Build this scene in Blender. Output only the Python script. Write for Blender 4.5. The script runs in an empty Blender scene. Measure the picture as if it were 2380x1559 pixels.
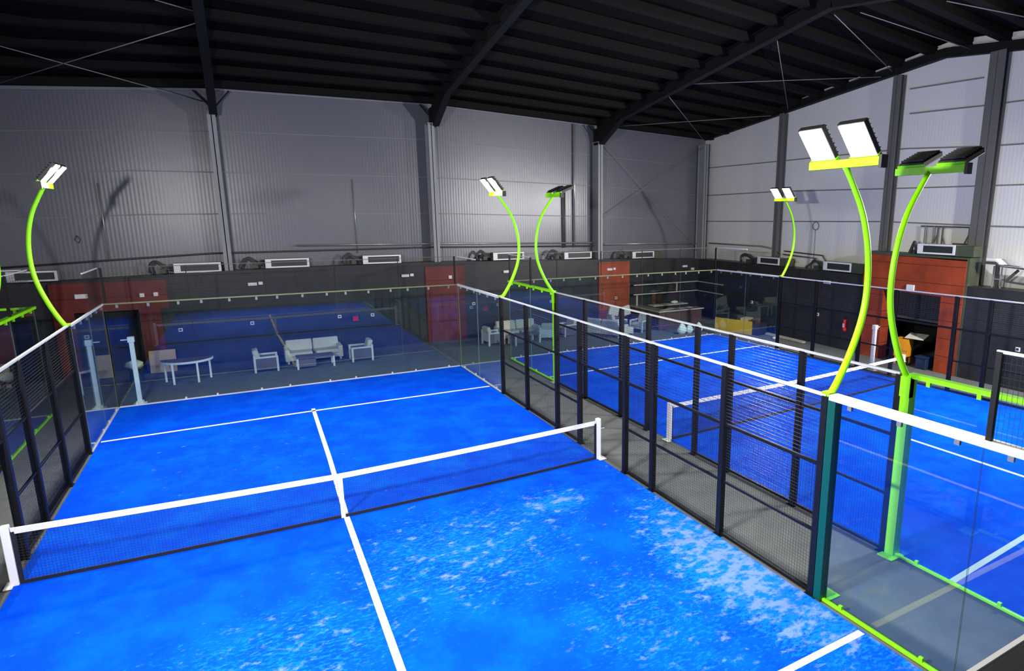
import bpy, math, random
from mathutils import Vector, Matrix

random.seed(7)
S = bpy.context.scene
COL = S.collection

# ------------------------------------------------------------------ camera
right = Vector((0.86640, -0.49935, -0.00041))
fwd = Vector((0.48941, 0.84932, -0.19780)).normalized()
right = (right - fwd * right.dot(fwd)).normalized()
upv = right.cross(fwd)
cd = bpy.data.cameras.new('camera')
cam = bpy.data.objects.new('camera', cd)
COL.objects.link(cam)
m = Matrix.Identity(4)
for i in range(3):
    m[i][0] = right[i]; m[i][1] = upv[i]; m[i][2] = -fwd[i]
m.translation = Vector((-1.6405, -11.3503, 5.3711))
cam.matrix_world = m
cd.sensor_width = 36.0
cd.lens = 36.0 * 1425.72 / 2380.0
cd.shift_x = -191.27 / 2380.0
cd.shift_y = 11.69 / 2380.0
cd.clip_start = 0.05
cd.clip_end = 200
S.camera = cam

# ------------------------------------------------------------------ world, exposure
w = bpy.data.worlds.new('world'); S.world = w; w.use_nodes = True
w.node_tree.nodes['Background'].inputs[0].default_value = (0.55, 0.6, 0.75, 1)
w.node_tree.nodes['Background'].inputs[1].default_value = 0.0
S.view_settings.view_transform = 'Standard'
S.view_settings.look = 'None'
S.view_settings.gamma = 1
S.view_settings.exposure = 0.0
S.view_settings.use_curve_mapping = False
S.cycles.use_denoising = True
S.cycles.max_bounces = 7
S.cycles.diffuse_bounces = 3
S.cycles.glossy_bounces = 4
S.cycles.transmission_bounces = 4
S.cycles.transparent_max_bounces = 32
S.cycles.sample_clamp_indirect = 4.0
S.cycles.caustics_reflective = False
S.cycles.caustics_refractive = False

LAMP_POWER = 330.0        # watts of each floodlight head
LAMP_COL = (1.0, 0.97, 0.90)

# ------------------------------------------------------------------ materials
def lin(c):
    return tuple((x / 12.92 if x <= 0.04045 else ((x + 0.055) / 1.055) ** 2.4) for x in c)

def rgb(r, g, b):
    return lin((r / 255, g / 255, b / 255))

def mat(name, col, rough=0.5, metal=0.0, spec=0.5, noise=0.0, nscale=8.0, emit=None, estr=0.0, bump=0.0, bscale=60.0):
    m = bpy.data.materials.new(name); m.use_nodes = True
    nt = m.node_tree; b = nt.nodes['Principled BSDF']
    b.inputs['Base Color'].default_value = (*col, 1)
    b.inputs['Roughness'].default_value = rough
    b.inputs['Metallic'].default_value = metal
    b.inputs['Specular IOR Level'].default_value = spec
    if noise > 0:
        tc = nt.nodes.new('ShaderNodeTexCoord')
        n = nt.nodes.new('ShaderNodeTexNoise'); n.inputs['Scale'].default_value = nscale; n.inputs['Detail'].default_value = 5
        nt.links.new(tc.outputs['Object'], n.inputs['Vector'])
        r = nt.nodes.new('ShaderNodeMapRange')
        r.inputs['To Min'].default_value = 1 - noise; r.inputs['To Max'].default_value = 1 + noise
        r.inputs['From Min'].default_value = .25; r.inputs['From Max'].default_value = .75
        nt.links.new(n.outputs['Fac'], r.inputs['Value'])
        mx = nt.nodes.new('ShaderNodeVectorMath'); mx.operation = 'SCALE'
        mx.inputs[0].default_value = col
        nt.links.new(r.outputs['Result'], mx.inputs['Scale'])
        nt.links.new(mx.outputs['Vector'], b.inputs['Base Color'])
    if bump > 0:
        tc = nt.nodes.new('ShaderNodeTexCoord')
        n = nt.nodes.new('ShaderNodeTexNoise'); n.inputs['Scale'].default_value = bscale
        nt.links.new(tc.outputs['Object'], n.inputs['Vector'])
        bp = nt.nodes.new('ShaderNodeBump'); bp.inputs['Strength'].default_value = bump; bp.inputs['Distance'].default_value = .01
        nt.links.new(n.outputs['Fac'], bp.inputs['Height']); nt.links.new(bp.outputs['Normal'], b.inputs['Normal'])
    if emit:
        b.inputs['Emission Color'].default_value = (*emit, 1)
        b.inputs['Emission Strength'].default_value = estr
    return m

def turf_mat(worn=1.0):
    m = bpy.data.materials.new('blue_turf'); m.use_nodes = True
    nt = m.node_tree; N = nt.nodes; L = nt.links
    b = N['Principled BSDF']; b.inputs['Roughness'].default_value = 0.9
    b.inputs['Specular IOR Level'].default_value = 0.04
    tc = N.new('ShaderNodeTexCoord')
    def noise(scale, det=5, rough=.6, off=(0, 0, 0), st=(1, 1, 1)):
        mp = N.new('ShaderNodeMapping'); mp.inputs['Location'].default_value = off; mp.inputs['Scale'].default_value = st
        L.new(tc.outputs['Object'], mp.inputs['Vector'])
        n = N.new('ShaderNodeTexNoise'); n.inputs['Scale'].default_value = scale; n.inputs['Detail'].default_value = det
        n.inputs['Roughness'].default_value = rough
        L.new(mp.outputs['Vector'], n.inputs['Vector']); return n.outputs['Fac']
    def math_(op, a, bb, c=None, clamp=False):
        n = N.new('ShaderNodeMath'); n.operation = op; n.use_clamp = clamp
        for i, v in enumerate((a, bb, c)):
            if v is None: continue
            if isinstance(v, (int, float)): n.inputs[i].default_value = v
            else: L.new(v, n.inputs[i])
        return n.outputs[0]
    def ramp(v, lo, hi):
        n = N.new('ShaderNodeMapRange'); n.interpolation_type = 'SMOOTHSTEP'
        n.inputs['From Min'].default_value = lo; n.inputs['From Max'].default_value = hi
        L.new(v, n.inputs['Value']); return n.outputs['Result']
    sep = N.new('ShaderNodeSeparateXYZ'); L.new(tc.outputs['Object'], sep.inputs[0])
    X, Y = sep.outputs['X'], sep.outputs['Y']
    def blob(cx, cy, rx, ry):
        dx = math_('DIVIDE', math_('SUBTRACT', X, cx), rx); dy = math_('DIVIDE', math_('SUBTRACT', Y, cy), ry)
        r2 = math_('ADD', math_('MULTIPLY', dx, dx), math_('MULTIPLY', dy, dy))
        return math_('SUBTRACT', 1.0, math_('MINIMUM', r2, 1.0))
    # where players have worn the pile: right sideline, mid court, left of the centre line
    w1 = blob(4.6, -4.9, 1.25, 3.3)
    w1b = blob(3.1, -1.5, 1.1, .8)
    w2 = blob(1.2, -2.3, 2.6, 2.3)
    w3 = blob(-1.6, -3.6, 2.2, 1.5)
    w4 = blob(-1.9, 4.2, 3.2, 3.2)
    w5 = blob(2.8, -5.4, 1.6, 2.2)
    wear = math_('MAXIMUM', math_('MAXIMUM', math_('MULTIPLY', w1, .24), math_('MULTIPLY', w1b, .17)), math_('MAXIMUM', math_('MULTIPLY', w2, .125), math_('MULTIPLY', w3, .11)))
    wear = math_('MAXIMUM', wear, math_('MAXIMUM', math_('MULTIPLY', w4, .035), math_('MULTIPLY', w5, .10)))
    # worn line right beside the side rail (x = 4.7 .. 5)
    edge = math_('MULTIPLY', ramp(X, 4.72, 4.98), ramp(Y, 1.0, -3.0))
    wear = math_('MAXIMUM', wear, math_('MULTIPLY', edge, .15))
    wear = math_('MULTIPLY', wear, worn)
    pn = noise(3.4, 6, .68, (3, 1, 0), (1, 1.5, 1))
    patch = ramp(math_('ADD', pn, wear), .645, .80)
    mix1 = N.new('ShaderNodeMix'); mix1.data_type = 'RGBA'
    cl = noise(1.1, 6, .65)
    L.new(ramp(cl, .38, .66), mix1.inputs['Factor'])
    mix1.inputs['A'].default_value = (*rgb(0, 72, 228), 1)
    mix1.inputs['B'].default_value = (*rgb(0, 92, 244), 1)
    mix2 = N.new('ShaderNodeMix'); mix2.data_type = 'RGBA'
    st = noise(11, 5, .7, (7, 2, 0), (1, 2, 1))
    stm = math_('MULTIPLY', ramp(math_('ADD', st, math_('MULTIPLY', wear, 1.4)), .60, .78), .55)
    L.new(stm, mix2.inputs['Factor']); L.new(mix1.outputs['Result'], mix2.inputs['A'])
    mix2.inputs['B'].default_value = (*rgb(20, 138, 245), 1)
    mix3 = N.new('ShaderNodeMix'); mix3.data_type = 'RGBA'
    L.new(math_('MULTIPLY', patch, .85), mix3.inputs['Factor']); L.new(mix2.outputs['Result'], mix3.inputs['A'])
    mix3.inputs['B'].default_value = (*rgb(118, 146, 204), 1)
    L.new(mix3.outputs['Result'], b.inputs['Base Color'])
    bp = N.new('ShaderNodeBump'); bp.inputs['Strength'].default_value = .4; bp.inputs['Distance'].default_value = .01
    L.new(noise(90, 2, .6), bp.inputs['Height']); L.new(bp.outputs['Normal'], b.inputs['Normal'])
    return m

def clad_mat(name, col, axis):
    """painted metal sandwich panel with fine vertical ribs"""
    m = bpy.data.materials.new(name); m.use_nodes = True
    nt = m.node_tree; N = nt.nodes; L = nt.links
    b = N['Principled BSDF']; b.inputs['Base Color'].default_value = (*col, 1)
    b.inputs['Roughness'].default_value = 0.33; b.inputs['Specular IOR Level'].default_value = .6
    b.inputs['Metallic'].default_value = 0.15
    tc = N.new('ShaderNodeTexCoord'); sep = N.new('ShaderNodeSeparateXYZ'); L.new(tc.outputs['Object'], sep.inputs[0])
    mu = N.new('ShaderNodeMath'); mu.operation = 'MULTIPLY'; mu.inputs[1].default_value = 2 * math.pi / 0.12
    L.new(sep.outputs[axis], mu.inputs[0])
    si = N.new('ShaderNodeMath'); si.operation = 'SINE'; L.new(mu.outputs[0], si.inputs[0])
    ns = N.new('ShaderNodeTexNoise'); ns.inputs['Scale'].default_value = 1.3; ns.inputs['Detail'].default_value = 4
    L.new(tc.outputs['Object'], ns.inputs['Vector'])
    ad = N.new('ShaderNodeMath'); ad.operation = 'MULTIPLY_ADD'; ad.inputs[1].default_value = 6.0
    L.new(ns.outputs['Fac'], ad.inputs[0]); L.new(si.outputs[0], ad.inputs[2])
    bp = N.new('ShaderNodeBump'); bp.inputs['Strength'].default_value = .18; bp.inputs['Distance'].default_value = .004
    L.new(ad.outputs[0], bp.inputs['Height']); L.new(bp.outputs['Normal'], b.inputs['Normal'])
    return m

def plank_mat(name, col, joint=0.34, rough=.45):
    """boards laid horizontally: thin joints every `joint` metres in height"""
    m = bpy.data.materials.new(name); m.use_nodes = True
    nt = m.node_tree; N = nt.nodes; L = nt.links
    b = N['Principled BSDF']; b.inputs['Roughness'].default_value = rough; b.inputs['Specular IOR Level'].default_value = .4
    tc = N.new('ShaderNodeTexCoord'); sep = N.new('ShaderNodeSeparateXYZ'); L.new(tc.outputs['Object'], sep.inputs[0])
    dv = N.new('ShaderNodeMath'); dv.operation = 'DIVIDE'; dv.inputs[1].default_value = joint; L.new(sep.outputs['Z'], dv.inputs[0])
    fr = N.new('ShaderNodeMath'); fr.operation = 'FRACT'; L.new(dv.outputs[0], fr.inputs[0])
    gt = N.new('ShaderNodeMath'); gt.operation = 'GREATER_THAN'; gt.inputs[1].default_value = .95; L.new(fr.outputs[0], gt.inputs[0])
    ns = N.new('ShaderNodeTexNoise'); ns.inputs['Scale'].default_value = 2.0; ns.inputs['Detail'].default_value = 4
    L.new(tc.outputs['Object'], ns.inputs['Vector'])
    mr = N.new('ShaderNodeMapRange'); mr.inputs['To Min'].default_value = .75; mr.inputs['To Max'].default_value = 1.25
    mr.inputs['From Min'].default_value = .3; mr.inputs['From Max'].default_value = .7
    L.new(ns.outputs['Fac'], mr.inputs['Value'])
    vm = N.new('ShaderNodeVectorMath'); vm.operation = 'SCALE'; vm.inputs[0].default_value = col; L.new(mr.outputs['Result'], vm.inputs['Scale'])
    mx = N.new('ShaderNodeMix'); mx.data_type = 'RGBA'; L.new(gt.outputs[0], mx.inputs['Factor'])
    L.new(vm.outputs['Vector'], mx.inputs['A']); mx.inputs['B'].default_value = (col[0] * .5, col[1] * .5, col[2] * .5, 1)
    L.new(mx.outputs['Result'], b.inputs['Base Color'])
    return m

def glass_mat():
    m = bpy.data.materials.new('clear_glass'); m.use_nodes = True
    nt = m.node_tree; N = nt.nodes; L = nt.links; N.clear()
    o = N.new('ShaderNodeOutputMaterial'); t = N.new('ShaderNodeBsdfTransparent'); g = N.new('ShaderNodeBsdfGlossy')
    t.inputs[0].default_value = (.885, .962, .985, 1); g.inputs['Color'].default_value = (1, 1, 1, 1); g.inputs['Roughness'].default_value = 0.0
    f = N.new('ShaderNodeFresnel'); f.inputs['IOR'].default_value = 1.5
    # the pane is modelled with both faces; each reflects like glass seen from the air side
    geo = N.new('ShaderNodeNewGeometry'); io = N.new('ShaderNodeMath'); io.operation = 'MULTIPLY_ADD'
    io.inputs[1].default_value = 1 / 1.5 - 1.5; io.inputs[2].default_value = 1.5
    L.new(geo.outputs['Backfacing'], io.inputs[0])
    # counter Cycles' own inversion on back faces so the straight-through ray sees the same reflectance
    inv = N.new('ShaderNodeMath'); inv.operation = 'MAXIMUM'; inv.inputs[1].default_value = .6667
    L.new(io.outputs[0], inv.inputs[0]); L.new(inv.outputs[0], f.inputs['IOR'])
    mx = N.new('ShaderNodeMixShader'); L.new(f.outputs[0], mx.inputs[0]); L.new(t.outputs[0], mx.inputs[1]); L.new(g.outputs[0], mx.inputs[2])
    L.new(mx.outputs[0], o.inputs[0])
    return m

M = dict(
    turf=turf_mat(1.0), turf_new=turf_mat(0.0),
    line=mat('white_line', rgb(236, 238, 240), .8, noise=.06, nscale=6),
    carpet=mat('grey_carpet', rgb(104, 108, 110), .95, spec=.1, noise=.12, nscale=2.5, bump=.3, bscale=150),
    wall_b=clad_mat('grey_cladding_dimmed', rgb(106, 107, 117), 'X'),  # same cladding as the gable, darkened and blued to paint in dimmer light
    wall_r=clad_mat('grey_cladding_lit', rgb(236, 236, 233), 'Y'),  # same cladding as the rear wall, lightened to paint in stronger light
    rail_girt=mat('girt_grey', rgb(120, 122, 128), .5),
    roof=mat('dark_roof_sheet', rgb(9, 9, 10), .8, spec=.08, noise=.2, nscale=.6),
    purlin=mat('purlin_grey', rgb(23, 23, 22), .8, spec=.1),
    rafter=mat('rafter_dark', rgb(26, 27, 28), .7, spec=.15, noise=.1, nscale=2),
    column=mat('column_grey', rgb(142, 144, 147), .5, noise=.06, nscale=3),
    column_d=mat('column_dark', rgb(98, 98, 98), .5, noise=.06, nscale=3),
    light_strip=mat('pale_wall_strip', rgb(196, 196, 190), .5),
    black_wall=plank_mat('black_boarding', rgb(42, 42, 43), .34),
    red=plank_mat('rust_red_boarding', rgb(150, 62, 30), .62),
    red_d=plank_mat('dark_red_boarding', rgb(104, 34, 26), .9),
    black=mat('black_paint', rgb(12, 13, 15), .5, spec=.3),
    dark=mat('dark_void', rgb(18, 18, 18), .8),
    wire_g=mat('grey_wire', rgb(66, 68, 74), .35, spec=.6),
    wire=mat('black_wire', rgb(30, 31, 35), .35, spec=.6),
    rail_o=mat('olive_rail', rgb(112, 122, 84), .4),
    rail_w=mat('pale_rail', rgb(205, 208, 212), .4),  # pale paints lamp glare onto the top rails; base rails are truly pale
    green=mat('lime_green_paint', rgb(150, 250, 0), .38, spec=.5),
    green_shaded=mat('green_paint_shaded', rgb(0, 82, 68), .4),  # lime paint darkened: the post's unlit side is put into the colour
    net=mat('net_cord', rgb(16, 18, 30), .7),
    band=mat('net_band', rgb(228, 228, 232), .7, noise=.05, nscale=5),
    white=mat('white_paint', rgb(228, 229, 230), .4),
    grille=mat('grille_dark', rgb(44, 50, 50), .5),
    sheet=mat('galvanised_sheet', rgb(112, 116, 104), .5, metal=.2, noise=.1, nscale=5),
    sheet_d=mat('olive_sheet', rgb(66, 74, 56), .6, noise=.15, nscale=4),
    hose=mat('grey_insulated_hose', rgb(66, 66, 64), .7, noise=.2, nscale=20),
    pipe=mat('galvanised_pipe', rgb(168, 168, 165), .3, metal=.5),
    pipe_d=mat('dark_pipe', rgb(70, 70, 72), .5),
    cream=mat('cream_cushion', rgb(196, 190, 176), .85, noise=.06, nscale=12, bump=.2, bscale=40),
    frame_w=mat('whitewashed_frame', rgb(205, 203, 204), .5),
    wicker=mat('dark_wicker', rgb(96, 88, 98), .8, noise=.25, nscale=30),
    tabletop=mat('brown_tabletop', rgb(112, 96, 90), .5, noise=.12, nscale=5),
    ply=mat('plywood', rgb(190, 160, 128), .7, noise=.08, nscale=3),
    ply_y=mat('yellow_board', rgb(205, 160, 22), .6, noise=.08, nscale=3),
    orange=mat('orange_board', rgb(225, 150, 20), .6, noise=.05, nscale=3),
    bar=mat('bar_front_brown', rgb(80, 50, 44), .6, noise=.15, nscale=3),
    edge_w=mat('pale_edge', rgb(190, 182, 170), .6),
    purple=mat('dark_indigo_laminate', rgb(44, 38, 66), .5, noise=.15, nscale=3),
    bag=mat('white_plastic_bag', rgb(224, 232, 230), .6, noise=.06, nscale=8, bump=.8, bscale=14),
    bag_t=mat('pale_teal_bag', rgb(150, 214, 220), .6, bump=.8, bscale=14),
    red_p=mat('red_plastic', rgb(215, 24, 44), .4),
    blue_p=mat('dark_blue_plastic', rgb(22, 44, 84), .5),
    cloth=mat('white_cloth', rgb(212, 214, 204), .9, noise=.06, nscale=5, bump=.8, bscale=9),
    dark_cloth=mat('dark_cloth', rgb(28, 32, 34), .9, noise=.2, nscale=8),
    parapet=mat('grey_brown_render', rgb(206, 202, 184), .8, noise=.12, nscale=5),
    lens=mat('lit_lens', (1, 1, 1), .5, emit=(1, .97, .88), estr=60.0),
    lens_off=mat('unlit_lens', rgb(150, 155, 160), .2),
    lamp_body=mat('lamp_housing', rgb(40, 40, 40), .5),
    glass=glass_mat(),
    glass_edge=mat('glass_edge', rgb(120, 150, 142), .25),
    rod=mat('steel_rod', rgb(128, 128, 126), .4),
)

# ------------------------------------------------------------------ mesh building
class MB:
    def __init__(s): s.v = []; s.f = []; s.mi = []; s.smooth = []
    def _add(s, vs, fs, mi=0, sm=False):
        o = len(s.v); s.v += [tuple(v) for v in vs]
        for f in fs: s.f.append(tuple(o + i for i in f)); s.mi.append(mi); s.smooth.append(sm)
    def box(s, x0, x1, y0, y1, z0, z1, mi=0, mt=None):
        vs = [Vector((x, y, z)) for x in (x0, x1) for y in (y0, y1) for z in (z0, z1)]
        if mt is not None: vs = [mt @ v for v in vs]
        s._add(vs, [(0, 1, 3, 2), (4, 6, 7, 5), (0, 4, 5, 1), (2, 3, 7, 6), (0, 2, 6, 4), (1, 5, 7, 3)], mi); return s
    def bar(s, a, b, w, h=None, mi=0, caps=True, up=(0, 0, 1)):
        a = Vector(a); b = Vector(b); d = (b - a).normalized(); h = w if h is None else h
        u = Vector(up)
        if abs(d.dot(u)) > .98: u = Vector((0, 1, 0))
        sx = d.cross(u).normalized(); sz = sx.cross(d).normalized()
        vs = [p + sx * i * w / 2 + sz * j * h / 2 for p in (a, b) for i, j in ((-1, -1), (1, -1), (1, 1), (-1, 1))]
        fs = [(0, 1, 5, 4), (1, 2, 6, 5), (2, 3, 7, 6), (3, 0, 4, 7)]
        if caps: fs += [(3, 2, 1, 0), (4, 5, 6, 7)]
        s._add(vs, fs, mi); return s
    def tube(s, pts, r, n=8, mi=0, taper=None):
        pts = [Vector(p) for p in pts]; rings = []
        prev = None
        for i, p in enumerate(pts):
            d = (pts[min(i + 1, len(pts) - 1)] - pts[max(i - 1, 0)]).normalized()
            u = prev if prev is not None else (Vector((0, 0, 1)) if abs(d.z) < .9 else Vector((0, 1, 0)))
            sx = d.cross(u).normalized() if prev is None else (u - d * u.dot(d)).normalized()
            prev = sx; sy = d.cross(sx)
            rr = r if taper is None else r * (taper[0] + (taper[1] - taper[0]) * i / (len(pts) - 1))
            rings.append([p + (sx * math.cos(2 * math.pi * k / n) + sy * math.sin(2 * math.pi * k / n)) * rr for k in range(n)])
        o = len(s.v)
        for rg in rings: s.v += [tuple(v) for v in rg]
        for i in range(len(rings) - 1):
            for k in range(n):
                s.f.append((o + i * n + k, o + i * n + (k + 1) % n, o + (i + 1) * n + (k + 1) % n, o + (i + 1) * n + k)); s.mi.append(mi); s.smooth.append(True)
        s.f.append(tuple(o + k for k in reversed(range(n)))); s.mi.append(mi); s.smooth.append(False)
        s.f.append(tuple(o + (len(rings) - 1) * n + k for k in range(n))); s.mi.append(mi); s.smooth.append(False)
        return s
    def prism(s, poly, z0, z1, mi=0, mt=None):
        n = len(poly)
        vs = [Vector((x, y, z0)) for x, y in poly] + [Vector((x, y, z1)) for x, y in poly]
        if mt is not None: vs = [mt @ v for v in vs]
        s._add(vs, [tuple(reversed(range(n))), tuple(range(n, 2 * n))] + [(i, (i + 1) % n, n + (i + 1) % n, n + i) for i in range(n)], mi); return s
    def quad(s, vs, mi=0):
        s._add([Vector(v) for v in vs], [tuple(range(len(vs)))], mi); return s
    def blobby(s, c, rx, ry, rz, seed=0, n=14, mi=0, pinch=0.0, amp=.12):
        rnd = random.Random(seed); ph = [rnd.uniform(0, 6.28) for _ in range(6)]
        rows = n // 2; o = len(s.v)
        for i in range(rows + 1):
            th = math.pi * i / rows
            for k in range(n):
                a = 2 * math.pi * k / n
                q = 1 + amp * (math.sin(3 * a + ph[0] + 2 * th) + .7 * math.sin(5 * a + ph[1]) * math.sin(2 * th + ph[2]) + .5 * math.sin(7 * th + ph[3]))
                zz = math.cos(th); rr = math.sin(th)
                if pinch and zz > 0: rr *= (1 - pinch * zz)
                s.v.append((c[0] + rx * q * rr * math.cos(a), c[1] + ry * q * rr * math.sin(a), c[2] + rz * zz * (1 + amp * .4 * math.sin(2 * a + ph[4]))))
        for i in range(rows):
            for k in range(n):
                s.f.append((o + i * n + k, o + (i + 1) * n + k, o + (i + 1) * n + (k + 1) % n, o + i * n + (k + 1) % n)); s.mi.append(mi); s.smooth.append(True)
        return s
    def build(s, name, mats, parent=None, bevel=0.0, seg=2, label=None):
        me = bpy.data.meshes.new(name); me.from_pydata(s.v, [], s.f); me.update()
        if not isinstance(mats, (list, tuple)): mats = [mats]
        for mm in mats: me.materials.append(mm)
        me.polygons.foreach_set('material_index', s.mi); me.polygons.foreach_set('use_smooth', s.smooth)
        o = bpy.data.objects.new(name, me); COL.objects.link(o)
        if parent is not None: o.parent = parent
        if bevel > 0:
            b = o.modifiers.new('bevel', 'BEVEL'); b.width = bevel; b.segments = seg; b.limit_method = 'ANGLE'; b.angle_limit = math.radians(40)
        if label: o['label'] = label
        return o

def tag(o, label, cat, group=None, kind=None):
    o['label'] = label; o['category'] = cat
    if group: o['group'] = group
    if kind: o['kind'] = kind
    return o

def thing(name, label, cat, loc=(0, 0, 0), rz=0.0, group=None):
    o = bpy.data.objects.new(name, None); COL.objects.link(o); o.location = loc; o.rotation_euler = (0, 0, rz)
    o.empty_display_size = .2
    return tag(o, label, cat, group)

def struct(o, label=None):
    o['kind'] = 'structure'
    if label: o['label'] = label
    return o

def copy_tree(o, parent=None):
    c = o.copy(); COL.objects.link(c)
    if parent is not None: c.parent = parent
    for ch in [x for x in bpy.data.objects if x.parent == o]: copy_tree(ch, c)
    return c

def dup(root, loc, rz, label, group=None):
    c = copy_tree(root); c.location = loc; c.rotation_euler = (0, 0, rz); c['label'] = label
    if group: c['group'] = group
    return c

def lerp(xs, ys, x):
    if x <= xs[0]: return ys[0]
    for i in range(len(xs) - 1):
        if x <= xs[i + 1]: return ys[i] + (ys[i + 1] - ys[i]) * (x - xs[i]) / (xs[i + 1] - xs[i])
    return ys[-1]

# ------------------------------------------------------------------ hall geometry
YB = 15.8                                       # inner face of the rear cladding
YP = 15.0                                       # face of the low black partition
def XR(y, off=20.05): return off + .06 * y      # inner face of the right cladding (slightly off square)
RA = math.radians(-90) - math.atan(.06)
def eave(x): return lerp([-12, -7.6, -1.7, 6, 14.1, 21], [9.1, 9.47, 9.98, 10.12, 9.82, 9.56], x)
def ridge(x): return lerp([-12, 6, 14.2, 20.2], [13.1, 12.35, 11.8, 11.25], x)
def roof(x, y):
    t = (YB - y) / 13.8
    if t > 1: t = 2 - t
    return eave(x) + (ridge(x) - eave(x)) * t
def ptop(x): return lerp([-12, -7, -2.2, 5.4, 13.6, 20.2], [3.15, 3.27, 3.42, 3.47, 3.3, 3.12], x)
YF = -13.6
XL = -19.0

# floor
struct(MB().box(XL, 23.5, YF, 16, -.2, 0).build('floor', M['carpet']), 'grey carpeted floor around the courts')
# rear wall
xs = [XL, -12, -7.6, -4.6, -1.7, 2, 6, 10, 14.1, 17.5, 21.05]
b = MB()
for a, c in zip(xs, xs[1:]):
    b.quad([(a, YB, 0), (c, YB, 0), (c, YB, eave(c)), (a, YB, eave(a))])
    b.quad([(c, YB + .15, 0), (a, YB + .15, 0), (a, YB + .15, eave(a)), (c, YB + .15, eave(c))])
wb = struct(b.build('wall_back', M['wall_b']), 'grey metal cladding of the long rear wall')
for zs in ([8.0, 8.04, 8.3, 8.42, 8.58, 8.32, 7.99], [6.6, 6.71, 6.95, 6.98, 7.03, 6.87, 6.5], [5.2, 5.29, 5.45, 5.48, 5.51, 5.38, 5.17]):
    g = MB(); gx = [XL, -8, -4.5, -2, 5.9, 14, 21.0]
    for i in range(6): g.bar((gx[i], YB - .02, zs[i]), (gx[i + 1], YB - .02, zs[i + 1]), .04, .035)
    g.build('sheeting_rail', M['rail_girt'], wb)
g = MB()
for a, c in zip(xs, xs[1:]): g.bar((a, YB - .04, eave(a) - .09), (c, YB - .04, eave(c) - .09), .08, .14)
g.build('eaves_flashing', M['rail_girt'], wb)
# right wall (gable)
ys = [YF, -9, -4, -.5, 2.0, 5, 9, 12.5, YB]
b = MB()
for a, c in zip(ys, ys[1:]):
    z0 = 2.9
    b.quad([(XR(c), c, z0), (XR(a), a, z0), (XR(a), a, roof(XR(a), a)), (XR(c), c, roof(XR(c), c))])
wr = struct(b.build('wall_right', M['wall_r']), 'grey metal cladding, lightened as if brightly lit, of the gable wall on the right')
def onr(y, z, d=.02): return (XR(y) - d, y, z)
for pts in ([(15.6, 7.96), (10, 7.9), (3.4, 7.84), (.5, 7.64), (-4, 7.5), (-13, 7.2)], [(15.6, 6.5), (10, 6.53), (3.3, 6.41), (.3, 6.37), (-13, 6.2)],
            [(15.6, 5.12), (10, 5.15), (4, 5.18), (0, 5.06), (-13, 4.9)], [(3.4, 9.07), (.6, 8.94), (-13, 8.6)], [(3.5, 9.94), (.8, 9.83)]):
    g = MB()
    for p, q in zip(pts, pts[1:]): g.bar(onr(*p), onr(*q), .04, .045)
    g.build('sheeting_rail', M['rail_girt'], wr)
# walls out of view
b = MB().quad([(XL, YF, 0), (XL, YB, 0), (XL, YB, eave(XL)), (XL, 2, ridge(XL)), (XL, YF, roof(XL, YF))])
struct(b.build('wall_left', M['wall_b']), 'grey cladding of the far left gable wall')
b = MB().quad([(XL, YF, 0), (XL, YF, 9.2), (23, YF, 9.2), (23, YF, 0)])
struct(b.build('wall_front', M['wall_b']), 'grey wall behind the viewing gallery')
# roof
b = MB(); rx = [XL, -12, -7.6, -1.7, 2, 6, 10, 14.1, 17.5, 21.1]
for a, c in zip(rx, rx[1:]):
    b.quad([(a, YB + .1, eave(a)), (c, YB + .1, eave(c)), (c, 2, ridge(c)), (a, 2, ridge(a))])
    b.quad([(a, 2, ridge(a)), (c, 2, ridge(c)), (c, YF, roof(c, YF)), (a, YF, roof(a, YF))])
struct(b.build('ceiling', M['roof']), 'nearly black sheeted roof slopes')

ORD = 'first second third fourth fifth sixth seventh eighth ninth tenth eleventh twelfth thirteenth fourteenth fifteenth sixteenth seventeenth eighteenth nineteenth twentieth twenty-first twenty-second twenty-third twenty-fourth'.split()
def purlin(y):
    b = MB()
    for a, c in zip(rx, rx[1:]):
        a2, c2 = max(a, XL + .1), min(c, XR(y) - .02)
        b.bar((a2, y, roof(a2, y) - .14), (c2, y, roof(c2, y) - .14), .30, .24)
    return b
k = 0
y = 15.2
while y > -6:
    o = purlin(y).build('roof_purlin', M['purlin'])
    tag(o, 'dark roof purlin, %s counted from the rear eaves' % ORD[k], 'beam', 'purlins under the roof')
    y -= 1.25
    k += 1

def rafter(x, label):
    t = thing('portal_rafter', label, 'beam', (0, 0, 0), 0, 'roof rafters')
    b = MB()
    pts = [(YB - .3, roof(x, YB - .3) - .28), (2.0, roof(x, 2) - .28), (YF + .3, roof(x, YF + .3) - .28)]
    for (ya, za), (yb, zb) in zip(pts, pts[1:]):
        b.bar((x, ya, za - .02), (x, yb, zb - .02), .03, .42)
        b.bar((x, ya, za - .24), (x, yb, zb - .24), .26, .03)
        b.bar((x, ya, za + .20), (x, yb, zb + .20), .26, .03)
    b.build('beam', M['rafter'], t)
    # haunch: deep triangular knee under the rafter at the column head
    h = MB(); y0 = YB - .55; ze = roof(x, y0) - .5; zc = roof(x, YB) - 1.05
    y1 = YB - 2.6; z1 = roof(x, y1) - .5
    poly = [(y0 + .45, zc), (y0 - .2, zc), (y1, z1), (y0 + .45, ze + .1)]
    mt = Matrix(((0, 0, 1, x), (1, 0, 0, 0), (0, 1, 0, 0), (0, 0, 0, 1)))
    h.prism(poly, -.1, .1, mt=mt)
    h.bar((x, y0 - .2, zc), (x, y1, z1), .26, .04)
    h.build('haunch', M['rafter'], t)
    for s in (-1, 1):   # knee braces to the eaves purlin
        MB().bar((x, YB - .5, zc + .2), (x + s * .55, YB - .45, roof(x + s * .55, YB) - .2), .05).build('knee_brace', M['rafter'], t)
    return t
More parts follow.
